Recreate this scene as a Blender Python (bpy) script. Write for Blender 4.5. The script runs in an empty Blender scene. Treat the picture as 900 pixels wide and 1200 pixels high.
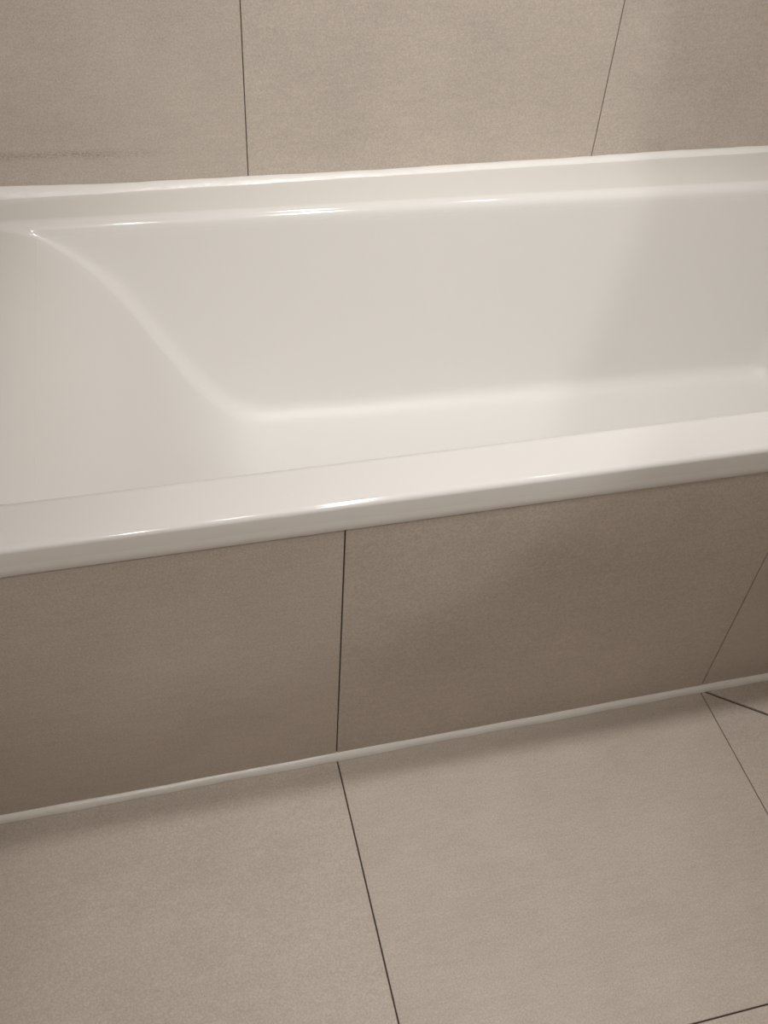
import bpy, bmesh, math, random
import numpy as np
from mathutils import Vector

# ------------------------------------------------------------------ camera, world, lights, exposure
scene = bpy.context.scene
col = scene.collection
cam_data = bpy.data.cameras.new('camera')
cam = bpy.data.objects.new('camera', cam_data)
col.objects.link(cam)
cam.location = (-0.1797, -0.7343, 1.2924)
cam.rotation_euler = (0.7775, -0.0553, -0.2394)
cam_data.sensor_fit = 'VERTICAL'
cam_data.sensor_height = 24.0
cam_data.lens = 1137.65 * 24.0 / 1200.0
cam_data.clip_start = 0.01
scene.camera = cam

world = bpy.data.worlds.new('world')
scene.world = world
world.use_nodes = True
world.node_tree.nodes['Background'].inputs['Color'].default_value = (1.0, 0.93, 0.85, 1)
world.node_tree.nodes['Background'].inputs['Strength'].default_value = 0.05

scene.view_settings.view_transform = 'Standard'
scene.view_settings.look = 'None'
scene.view_settings.gamma = 1.0
scene.view_settings.use_curve_mapping = False
scene.view_settings.exposure = -0.06

CEIL = 2.40
LIGHT_COL = (1.0, 0.985, 0.965)
# ceiling downlights: x, y, watts; the second is an added, unseen fill
DOWNLIGHTS = [(0.95, 0.13, 2.5), (-0.35, -1.55, 10.0)]
for i, (x, y, w) in enumerate(DOWNLIGHTS):
    ld = bpy.data.lights.new('downlight_lamp', 'AREA')
    ld.shape = 'DISK'
    ld.size = 0.085
    ld.energy = w
    ld.color = LIGHT_COL
    lo = bpy.data.objects.new('downlight_lamp', ld)
    lo.location = (x, y, CEIL - 0.012)
    col.objects.link(lo)
# narrow-beam ceiling spots: position, aim, watts, beam angle, edge softness
SPOTS = [((0.35, -1.30), (-0.02, 0.0, 1.31), 38.0, 40.8, 0.15),     # added: its cone edge stands in for a shadow across the bath panel
         ((0.38, -0.90), (0.46, 0.75, 0.96), 84.0, 61.0, 1.0),       # added wash, brightens the tiled wall and bath
         ((-0.02, -0.60), (-0.02, -0.60, 0.0), 54.0, 44.0, 1.0),       # straight down on the floor
         ((0.32, 0.13), (0.32, 0.13, 0.0), 52.0, 58.0, 1.0)]         # straight down into the bath
for (x, y), aim, w, beam, soft in SPOTS:
    p = Vector((x, y, CEIL - 0.03))
    sd = bpy.data.lights.new('spot_lamp', 'SPOT')
    sd.energy = w
    sd.color = LIGHT_COL
    sd.spot_size = math.radians(beam)
    sd.spot_blend = soft
    sd.shadow_soft_size = 0.03 if y < 0 else 0.06
    so = bpy.data.objects.new('spot_lamp', sd)
    so.location = p
    so.rotation_euler = (Vector(aim) - p).to_track_quat('-Z', 'Y').to_euler()
    col.objects.link(so)

# ------------------------------------------------------------------ materials
def lin(r, g, b):
    f = lambda c: ((c / 255 + 0.055) / 1.055) ** 2.4 if c > 10.3 else c / 255 / 12.92
    return (f(r), f(g), f(b), 1)

def new_mat(name, color, rough, spec=0.5):
    m = bpy.data.materials.new(name)
    m.use_nodes = True
    b = m.node_tree.nodes['Principled BSDF']
    b.inputs['Base Color'].default_value = color
    b.inputs['Roughness'].default_value = rough
    b.inputs['Specular IOR Level'].default_value = spec
    return m, m.node_tree, b

def math_node(nt, op, a, b=None, c=None):
    n = nt.nodes.new('ShaderNodeMath')
    n.operation = op
    for i, v in enumerate((a, b, c)):
        if v is None:
            continue
        if isinstance(v, (int, float)):
            n.inputs[i].default_value = v
        else:
            nt.links.new(v, n.inputs[i])
    return n.outputs[0]

def noise(nt, vec, scale, detail=3.0, rough=0.6):
    n = nt.nodes.new('ShaderNodeTexNoise')
    n.inputs['Scale'].default_value = scale
    n.inputs['Detail'].default_value = detail
    n.inputs['Roughness'].default_value = rough
    nt.links.new(vec, n.inputs['Vector'])
    return n.outputs[0]

def mapped(nt, src, scale):
    n = nt.nodes.new('ShaderNodeMapping')
    n.inputs['Scale'].default_value = scale
    nt.links.new(src, n.inputs['Vector'])
    return n.outputs[0]

def tile_material(name, base, stain=False):
    m, nt, b = new_mat(name, base, 0.55, 0.35)
    tc = nt.nodes.new('ShaderNodeTexCoord')
    oi = nt.nodes.new('ShaderNodeObjectInfo')
    sc = nt.nodes.new('ShaderNodeVectorMath'); sc.operation = 'ADD'
    cmb = nt.nodes.new('ShaderNodeCombineXYZ')
    off = math_node(nt, 'MULTIPLY', oi.outputs['Random'], 40.0)
    for i in range(3):
        nt.links.new(off, cmb.inputs[i])
    nt.links.new(tc.outputs['Object'], sc.inputs[0])
    nt.links.new(cmb.outputs[0], sc.inputs[1])
    P = sc.outputs[0]
    speck = noise(nt, P, 400.0, 3.0, 0.75)
    streak = noise(nt, mapped(nt, P, (14.0, 70.0, 110.0)), 1.0, 4.0, 0.65)
    fibre = noise(nt, mapped(nt, P, (60.0, 160.0, 260.0)), 1.0, 3.0, 0.6)
    cloud = noise(nt, P, 6.0, 4.0, 0.6)
    v = math_node(nt, 'MULTIPLY_ADD', speck, 0.9, 0.0)
    v = math_node(nt, 'MULTIPLY_ADD', streak, 0.13, v)
    v = math_node(nt, 'MULTIPLY_ADD', fibre, 0.15, v)
    v = math_node(nt, 'MULTIPLY_ADD', cloud, 0.26, v)      # mean about 0.60
    v = math_node(nt, 'ADD', v, 0.28)                      # mean about 1
    if stain:
        # grey rub mark running along the tile a little above the bath
        g = nt.nodes.new('ShaderNodeNewGeometry')
        sep = nt.nodes.new('ShaderNodeSeparateXYZ')
        nt.links.new(g.outputs['Position'], sep.inputs[0])
        wob = noise(nt, mapped(nt, g.outputs['Position'], (9.0, 0.0, 0.0)), 1.0, 2.0)
        zc = math_node(nt, 'MULTIPLY_ADD', sep.outputs['X'], -0.030, 0.581)
        zc = math_node(nt, 'MULTIPLY_ADD', wob, 0.010, zc)
        d = math_node(nt, 'ABSOLUTE', math_node(nt, 'SUBTRACT', sep.outputs['Z'], zc))
        band = math_node(nt, 'SUBTRACT', 1.0, math_node(nt, 'DIVIDE', d, 0.0095))
        band = math_node(nt, 'MAXIMUM', band, 0.0)
        endr = nt.nodes.new('ShaderNodeMapRange')
        endr.inputs['From Min'].default_value = -0.10
        endr.inputs['From Max'].default_value = -0.24
        nt.links.new(sep.outputs['X'], endr.inputs['Value'])
        gr = nt.nodes.new('ShaderNodeMapRange')
        gr.inputs['From Min'].default_value = 0.42
        gr.inputs['From Max'].default_value = 0.60
        nt.links.new(noise(nt, mapped(nt, P, (160, 160, 420)), 1.0, 3.0, 0.7), gr.inputs['Value'])
        s = math_node(nt, 'MULTIPLY', math_node(nt, 'MULTIPLY', band, endr.outputs[0]), gr.outputs[0])
        v = math_node(nt, 'MULTIPLY_ADD', s, -0.36, v)
    mixn = nt.nodes.new('ShaderNodeMix'); mixn.data_type = 'RGBA'; mixn.blend_type = 'MULTIPLY'
    mixn.inputs['Factor'].default_value = 1.0
    mixn.inputs['A'].default_value = base
    cc = nt.nodes.new('ShaderNodeCombineColor')
    for i in range(3):
        nt.links.new(v, cc.inputs[i])
    nt.links.new(cc.outputs[0], mixn.inputs['B'])
    nt.links.new(mixn.outputs['Result'], b.inputs['Base Color'])
    bump = nt.nodes.new('ShaderNodeBump')
    bump.inputs['Strength'].default_value = 0.12
    bump.inputs['Distance'].default_value = 0.0008
    nt.links.new(math_node(nt, 'ADD', speck, fibre), bump.inputs['Height'])
    nt.links.new(bump.outputs[0], b.inputs['Normal'])
    return m

TILE = (0.53, 0.465, 0.403, 1)
M_TILE = tile_material('stone_tile', TILE)
M_TILE_RUB = tile_material('stone_tile_rubbed', TILE, stain=True)
M_GROUT, _, _ = new_mat('dark_grout', lin(78, 68, 60), 0.9, 0.2)
M_ACRYLIC, nt, b = new_mat('white_acrylic', (0.80, 0.782, 0.752, 1), 0.15, 0.45)
# polished rim; the basin below it is dulled by a film of building dust
tc = nt.nodes.new('ShaderNodeTexCoord')
sp = nt.nodes.new('ShaderNodeSeparateXYZ')
nt.links.new(tc.outputs['Object'], sp.inputs[0])
mr = nt.nodes.new('ShaderNodeMapRange')
mr.interpolation_type = 'SMOOTHSTEP'
mr.inputs['From Min'].default_value = 0.528
mr.inputs['From Max'].default_value = 0.504
mr.inputs['To Min'].default_value = 0.10
mr.inputs['To Max'].default_value = 0.44
nt.links.new(sp.outputs['Z'], mr.inputs['Value'])
nt.links.new(mr.outputs[0], b.inputs['Roughness'])
M_SIL, nt, b = new_mat('white_silicone', (0.90, 0.885, 0.85, 1), 0.22, 0.5)
tc = nt.nodes.new('ShaderNodeTexCoord')
bp = nt.nodes.new('ShaderNodeBump')
bp.inputs['Strength'].default_value = 0.35
bp.inputs['Distance'].default_value = 0.002
nt.links.new(noise(nt, mapped(nt, tc.outputs['Object'], (120, 260, 260)), 1.0, 3.0), bp.inputs['Height'])
nt.links.new(bp.outputs[0], b.inputs['Normal'])
M_PAINT, nt, b = new_mat('white_ceiling_paint', (0.78, 0.76, 0.72, 1), 0.8, 0.3)
tc = nt.nodes.new('ShaderNodeTexCoord')
bp = nt.nodes.new('ShaderNodeBump'); bp.inputs['Strength'].default_value = 0.05
nt.links.new(noise(nt, tc.outputs['Object'], 300.0), bp.inputs['Height'])
nt.links.new(bp.outputs[0], b.inputs['Normal'])
M_METAL, _, b = new_mat('white_lamp_metal', (0.7, 0.7, 0.68, 1), 0.35)
M_LAMP, _, b = new_mat('lamp_glass', (0.9, 0.9, 0.9, 1), 0.4)
b.inputs['Emission Color'].default_value = (1.0, 0.93, 0.85, 1)
b.inputs['Emission Strength'].default_value = 6.0

# ------------------------------------------------------------------ helpers
def link(name, mesh, mat, parent=None, smooth=False):
    if mat and not mesh.materials:
        mesh.materials.append(mat)
    o = bpy.data.objects.new(name, mesh)
    col.objects.link(o)
    if parent:
        o.parent = parent
    if smooth:
        mesh.polygons.foreach_set('use_smooth', [True] * len(mesh.polygons))
    return o

def box_mesh(name, x0, x1, y0, y1, z0, z1):
    v = [(x, y, z) for x in (x0, x1) for y in (y0, y1) for z in (z0, z1)]
    f = [(0, 1, 3, 2), (4, 6, 7, 5), (0, 4, 5, 1), (2, 3, 7, 6), (0, 2, 6, 4), (1, 5, 7, 3)]
    me = bpy.data.meshes.new(name)
    me.from_pydata(v, [], f)
    me.update()
    return me

def prism_mesh(name, pts, z0, z1, bevel=0.0006):
    """slab over a convex polygon in x,y with a small chamfer round its top edge"""
    n = len(pts)
    c = Vector((sum(p[0] for p in pts) / n, sum(p[1] for p in pts) / n))
    ins = []
    for i in range(n):                                   # mitred inset
        a, p, q = (Vector(pts[(i + k) % n]) for k in (-1, 0, 1))
        e1, e2 = (p - a).normalized(), (q - p).normalized()
        n1, n2 = Vector((-e1.y, e1.x)), Vector((-e2.y, e2.x))
        m_ = (n1 + n2).normalized()
        ins.append(p + m_ * (bevel / max(0.2, m_.dot(n1))))
    v = [(p[0], p[1], z0) for p in pts] + [(p[0], p[1], z1 - bevel) for p in pts] + [(p.x, p.y, z1) for p in ins]
    f = [tuple(range(n))[::-1], tuple(range(2 * n, 3 * n))]
    for i in range(n):
        j = (i + 1) % n
        f += [(i, j, n + j, n + i), (n + i, n + j, 2 * n + j, 2 * n + i)]
    me = bpy.data.meshes.new(name)
    me.from_pydata(v, [], f)
    me.update()
    return me

def structure(o, label=None):
    o['kind'] = 'structure'
    if label:
        o['label'] = label
    return o

def tag(o, label, cat, group=None):
    o['label'] = label
    o['category'] = cat
    if group:
        o['group'] = group
    return o

# ------------------------------------------------------------------ room shell
XL, XR = -0.60, 1.20            # side walls
YW = 0.7551                     # face of the tiled wall behind the bath
YF = -1.90                      # wall behind the camera
GAP = 0.0010                    # half joint width
TH = 0.010

floor = structure(link('floor', box_mesh('floor', XL, XR, YF, YW + 0.012, -0.10, -0.0035), M_GROUT),
                  'beige stone tiled bathroom floor in front of the bath')
wall_back = structure(link('wall_back', box_mesh('wall_back', XL, XR, YW + 0.003, YW + 0.12, -0.0035, CEIL), M_GROUT),
                      'beige stone tiled wall behind the bath')
wall_front = structure(link('wall_front', box_mesh('wall_front', XL, XR, 0.0035, 0.030, -0.0035, 0.505), M_GROUT),
                       'beige stone tiled front panel below the bath rim')
structure(link('wall_left', box_mesh('wall_left', XL - 0.1, XL, YF - 0.1, YW + 0.12, -0.1, CEIL), M_TILE),
          'beige tiled wall at the sloping end of the bath')
structure(link('wall_right', box_mesh('wall_right', XR, XR + 0.1, YF - 0.1, YW + 0.12, -0.1, CEIL), M_TILE),
          'beige tiled wall at the steep end of the bath')
structure(link('wall_rear', box_mesh('wall_rear', XL, XR, YF - 0.1, YF, -0.1, CEIL), M_TILE),
          'beige tiled wall opposite the bath')
structure(link('ceiling', box_mesh('ceiling', XL - 0.1, XR + 0.1, YF - 0.1, YW + 0.12, CEIL, CEIL + 0.1), M_PAINT),
          'white painted ceiling with downlights')

def floor_tile(pts):
    c = (sum(p[0] for p in pts) / len(pts), sum(p[1] for p in pts) / len(pts))
    me = prism_mesh('tile', [(p[0] - c[0], p[1] - c[1]) for p in pts], -0.0105, 0.0)
    o = link('tile', me, M_TILE, floor)
    o.location = (c[0], c[1], 0)
    return o

def rect(x0, x1, y0, y1, g=GAP):
    return [(x0 + g, y0 + g), (x1 - g, y0 + g), (x1 - g, y1 - g), (x0 + g, y1 - g)]

D1 = -0.4585
rows = [(D1, 0.003), (D1 - 0.6, D1), (D1 - 1.2, D1 - 0.6), (YF, D1 - 1.2)]
for r, (y0, y1) in enumerate(rows):
    for x0 in (-0.6, 0.0, 0.6):
        if r == 0 and x0 == 0.6:
            continue
        floor_tile(rect(x0, x0 + 0.6, y0, y1))
# cell cut along its diagonal where the floor starts to fall to the shower
g = GAP
gd = 0.0016
sl = (D1 - 0.0) / 0.6
nx, ny = 0.458 / math.hypot(0.458, 0.6), 0.6 / math.hypot(0.458, 0.6)
def diag(x, s):             # y on the cut, shifted to one side
    return sl * (x - 0.6) + s * gd / ny
xa, xb = 0.6 + g * 0.4, 1.2 - g
floor_tile([(xa, D1 + g), (xb - 0.002, D1 + g), (xa, diag(xa, -1))])
floor_tile([(xa + 0.0015, 0.002), (xb, diag(xb, 1)), (xb, 0.002)])

# wall tiles: slabs standing on edge, each its own piece
def wall_tile(parent, x0, x1, z0, z1, yface, mat=M_TILE, g=GAP):
    w, h = x1 - x0 - 2 * g, z1 - z0 - 2 * g
    me = prism_mesh('tile', [(-w / 2, -h / 2), (w / 2, -h / 2), (w / 2, h / 2), (-w / 2, h / 2)], -TH, 0.0)
    for v in me.vertices:                                # stand it up facing -y
        x, y, z = v.co
        v.co = (x, -z, y)
    me.update()
    o = link('tile', me, mat, parent)
    o.location = ((x0 + x1) / 2, yface, (z0 + z1) / 2)
    return o

for x0 in (-0.6, 0.0, 0.6):
    wall_tile(wall_back, x0, x0 + 0.6, 0.47, 1.07, YW, M_TILE_RUB if x0 < -0.3 else M_TILE, 0.0007)
    for k in range(2):
        wall_tile(wall_back, x0, x0 + 0.6, 1.07 + 0.6 * k, 1.67 + 0.6 * k, YW, M_TILE, 0.0007)
    wall_tile(wall_back, x0, x0 + 0.6, 2.27, CEIL, YW, M_TILE, 0.0007)
    wall_tile(wall_front, x0, x0 + 0.6, 0.001, 0.503, 0.0, M_TILE, 0.0009)

# ------------------------------------------------------------------ the bath
ZF, ZB = 0.5405, 0.5360          # rim height at the front and at the wall
Y0, Y1 = -0.006, 0.7525
XA, XE = -0.592, 1.192
prof = np.array([(-0.62, 0.572), (-0.46, 0.550), (-0.3801, 0.5375), (-0.335, 0.5244), (-0.3014, 0.5059), (-0.2686, 0.4772),
                 (-0.2354, 0.4417), (-0.2143, 0.4043), (-0.1926, 0.364), (-0.1699, 0.322),
                 (-0.1461, 0.2816), (-0.1211, 0.2413), (-0.0946, 0.2067), (-0.0665, 0.1818),
                 (-0.0371, 0.1656), (-0.0068, 0.1580), (0.024, 0.1545), (0.1341, 0.1502), (0.5, 0.1480), (1.3, 0.1465)])
xs_f = np.linspace(-0.62, 1.3, 4000)
zs_f = np.interp(xs_f, prof[:, 0], prof[:, 1])
k = np.exp(-0.5 * (np.arange(-160, 161) / 48.0) ** 2); k /= k.sum()
zs_f = np.convolve(np.pad(zs_f, 160, mode='edge'), k, mode='valid')
zs_f = zs_f - 0.009 * np.clip((0.06 - xs_f) / 0.12, 0, 1) * np.clip((xs_f + 0.40) / 0.12, 0, 1)
sl_f = np.gradient(zs_f, xs_f)

def rmax(a, b, r):
    return np.minimum(-r, np.maximum(a, b)) + np.hypot(np.maximum(a + r, 0), np.maximum(b + r, 0))
def rmin(a, b, r):
    return np.maximum(r, np.minimum(a, b)) - np.hypot(np.maximum(r - a, 0), np.maximum(r - b, 0))

def rim_z(y):
    return ZF + (ZB - ZF) * np.clip((y - Y0) / (Y1 - Y0), 0, 1)

def bath_air(x, y, z):
    """signed distance to the air above the bath: negative is air"""
    zf = np.interp(x, xs_f, zs_f); s = np.interp(x, xs_f, sl_f)
    bottom = (zf - z) / np.sqrt(1 + s * s)
    drop = (ZF - z) / 0.39
    back = y - (0.660 - 0.028 * (x + 0.38) - 0.032 * drop)
    front = (0.068 + 0.034 * drop) - y
    end = x - (1.085 - 0.085 * drop)
    a = rmax(back, end, 0.055)
    a = rmax(a, front, 0.055)
    a = rmax(a, bottom, np.interp(zf, (0.16, 0.40, 0.53), (0.030, 0.022, 0.007)))
    return rmin(a, rim_z(y) - z, np.interp(y, (0.2, 0.5), (0.011, 0.017)))

def steps(*seg):
    out = []
    for a, b, n in seg:
        out += list(np.linspace(a, b, n, endpoint=False))
    return np.array(out + [seg[-1][1]])

gx = steps((XA, -0.5, 5), (-0.5, 0.9, 200), (0.9, 1.11, 105), (1.11, XE, 4))
RF = 0.007                      # roll of the outer front edge
gy = steps((Y0 + RF, 0.045, 6), (0.045, 0.145, 90), (0.145, 0.52, 24), (0.52, 0.68, 140), (0.68, Y1, 4))
X, Y = np.meshgrid(gx, gy, indexing='ij')
lo = np.full(X.shape, 0.10); hi = np.full(X.shape, 0.60)
for _ in range(46):
    mid = 0.5 * (lo + hi)
    air = bath_air(X, Y, mid) < 0
    hi = np.where(air, mid, hi); lo = np.where(air, lo, mid)
Z = 0.5 * (lo + hi)
nxg, nyg = X.shape
# front roll, face and return under the rim, then the field itself
roll = []
for i in range(9):
    a = math.pi / 2 * i / 8
    roll.append((Y0 + RF - RF * math.cos(a), ZF - RF + RF * math.sin(a)))
ZBOT = 0.4985
under = [(0.028, ZBOT), (Y0 + 0.002, ZBOT), (Y0, ZBOT + 0.002), (Y0, 0.510), (Y0, 0.522)]
skirt = under + roll[:-1]
ns = len(skirt)
tot = ns + nyg
V = np.zeros((nxg, tot, 3))
for j, (y, z) in enumerate(skirt):
    V[:, j, 0] = gx; V[:, j, 1] = y; V[:, j, 2] = z
V[:, ns:, 0] = X; V[:, ns:, 1] = Y; V[:, ns:, 2] = Z
idx = np.arange(nxg * tot).reshape(nxg, tot)
F = np.stack([idx[:-1, :-1], idx[1:, :-1], idx[1:, 1:], idx[:-1, 1:]], -1).reshape(-1, 4)
me = bpy.data.meshes.new('bathtub')
me.from_pydata(V.reshape(-1, 3).tolist(), [], F.tolist())
me.update()
bath = link('bathtub', me, M_ACRYLIC, smooth=True)
tag(bath, 'glossy white built-in bathtub with a sloping backrest and flat rim', 'bathtub')

# ------------------------------------------------------------------ silicone beads
def bead(name, spine, prof_fn, mat, label):
    """spine: list of x; prof_fn(x) -> list of (y, z) across the bead"""
    rows_ = [prof_fn(x) for x in spine]
    m_ = len(rows_[0])
    v = [(x, y, z) for x, r in zip(spine, rows_) for (y, z) in r]
    f = [(i * m_ + j, i * m_ + j + 1, (i + 1) * m_ + j + 1, (i + 1) * m_ + j) for i in range(len(spine) - 1) for j in range(m_ - 1)]
    me_ = bpy.data.meshes.new(name)
    me_.from_pydata(v, [], f)
    me_.update()
    bm = bmesh.new(); bm.from_mesh(me_); bmesh.ops.recalc_face_normals(bm, faces=bm.faces); bm.to_mesh(me_); bm.free()
    return structure(link(name, me_, mat, smooth=True), label)

rnd = random.Random(4)
ph = [rnd.uniform(0, 6.28) for _ in range(6)]
def wob(x):
    return (math.sin(x * 17 + ph[0]) + 0.6 * math.sin(x * 43 + ph[1]) + 0.4 * math.sin(x * 97 + ph[2])) / 2.0

TOPX = [-0.6, -0.38, -0.255, 0.0, 0.21, 0.45, 0.675, 0.946, 1.2]
TOPZ = [0.5530, 0.5512, 0.5462, 0.5430, 0.5415, 0.5417, 0.5428, 0.5425, 0.5425]
def wall_bead(x):
    zt = float(np.interp(x, TOPX, TOPZ)) + 0.0008 * wob(x)
    yo = 0.7400 + 0.0012 * wob(x * 1.3 + 2)
    pts = []
    for i in range(9):
        t = i / 8
        y = YW + 0.0005 + (yo - YW) * t
        z = zt + (0.5357 - zt) * t
        bulge = 0.0022 * math.sin(math.pi * t)
        pts.append((y - bulge * 0.4, z + bulge))
    return [(YW + 0.002, 0.532)] + pts + [(yo + 0.001, 0.532)]
bead('trim_1', np.linspace(-0.599, 1.199, 260).tolist(), wall_bead, M_SIL, 'white silicone bead sealing the bath rim to the tiled wall')

def floor_bead(x):
    zt = 0.0125 + 0.0010 * wob(x * 0.7)
    yo = -0.0070 + 0.0010 * wob(x + 5)
    pts = [(0.002, zt)]
    for i in range(9):
        t = i / 8
        bul = 0.0026 * math.sin(math.pi * t)
        pts.append((yo * t - bul * 0.6, zt * (1 - t) + bul + 0.0002))
    return pts + [(yo + 0.001, -0.001)]
bead('trim_2', np.linspace(-0.599, 1.199, 300).tolist(), floor_bead, M_SIL, 'white silicone bead along the foot of the bath panel')

# ------------------------------------------------------------------ ceiling lamps (above the frame)
def ring_mesh(r0, r1, h):
    n = 40
    v, f = [], []
    for i in range(n):
        a = 2 * math.pi * i / n
        for r, z in ((r0, 0.0), (r0, -h), (r1 - 0.003, -h), (r1, 0.0)):
            v.append((r * math.cos(a), r * math.sin(a), z))
    for i in range(n):
        j = (i + 1) % n
        for k_ in range(3):
            f.append((i * 4 + k_, i * 4 + k_ + 1, j * 4 + k_ + 1, j * 4 + k_))
    me_ = bpy.data.meshes.new('ring'); me_.from_pydata(v, [], f); me_.update()
    return me_
ring = ring_mesh(0.044, 0.058, 0.006)
names = ['on the ceiling above the steep end of the bath',
         'added as fill light on the ceiling behind the camera']
for (x, y, w), nm in zip(DOWNLIGHTS, names):
    o = link('downlight', ring, M_METAL, smooth=True)
    o.location = (x, y, CEIL)
    tag(o, 'round white recessed downlight ' + nm, 'lamp', 'ceiling downlights')
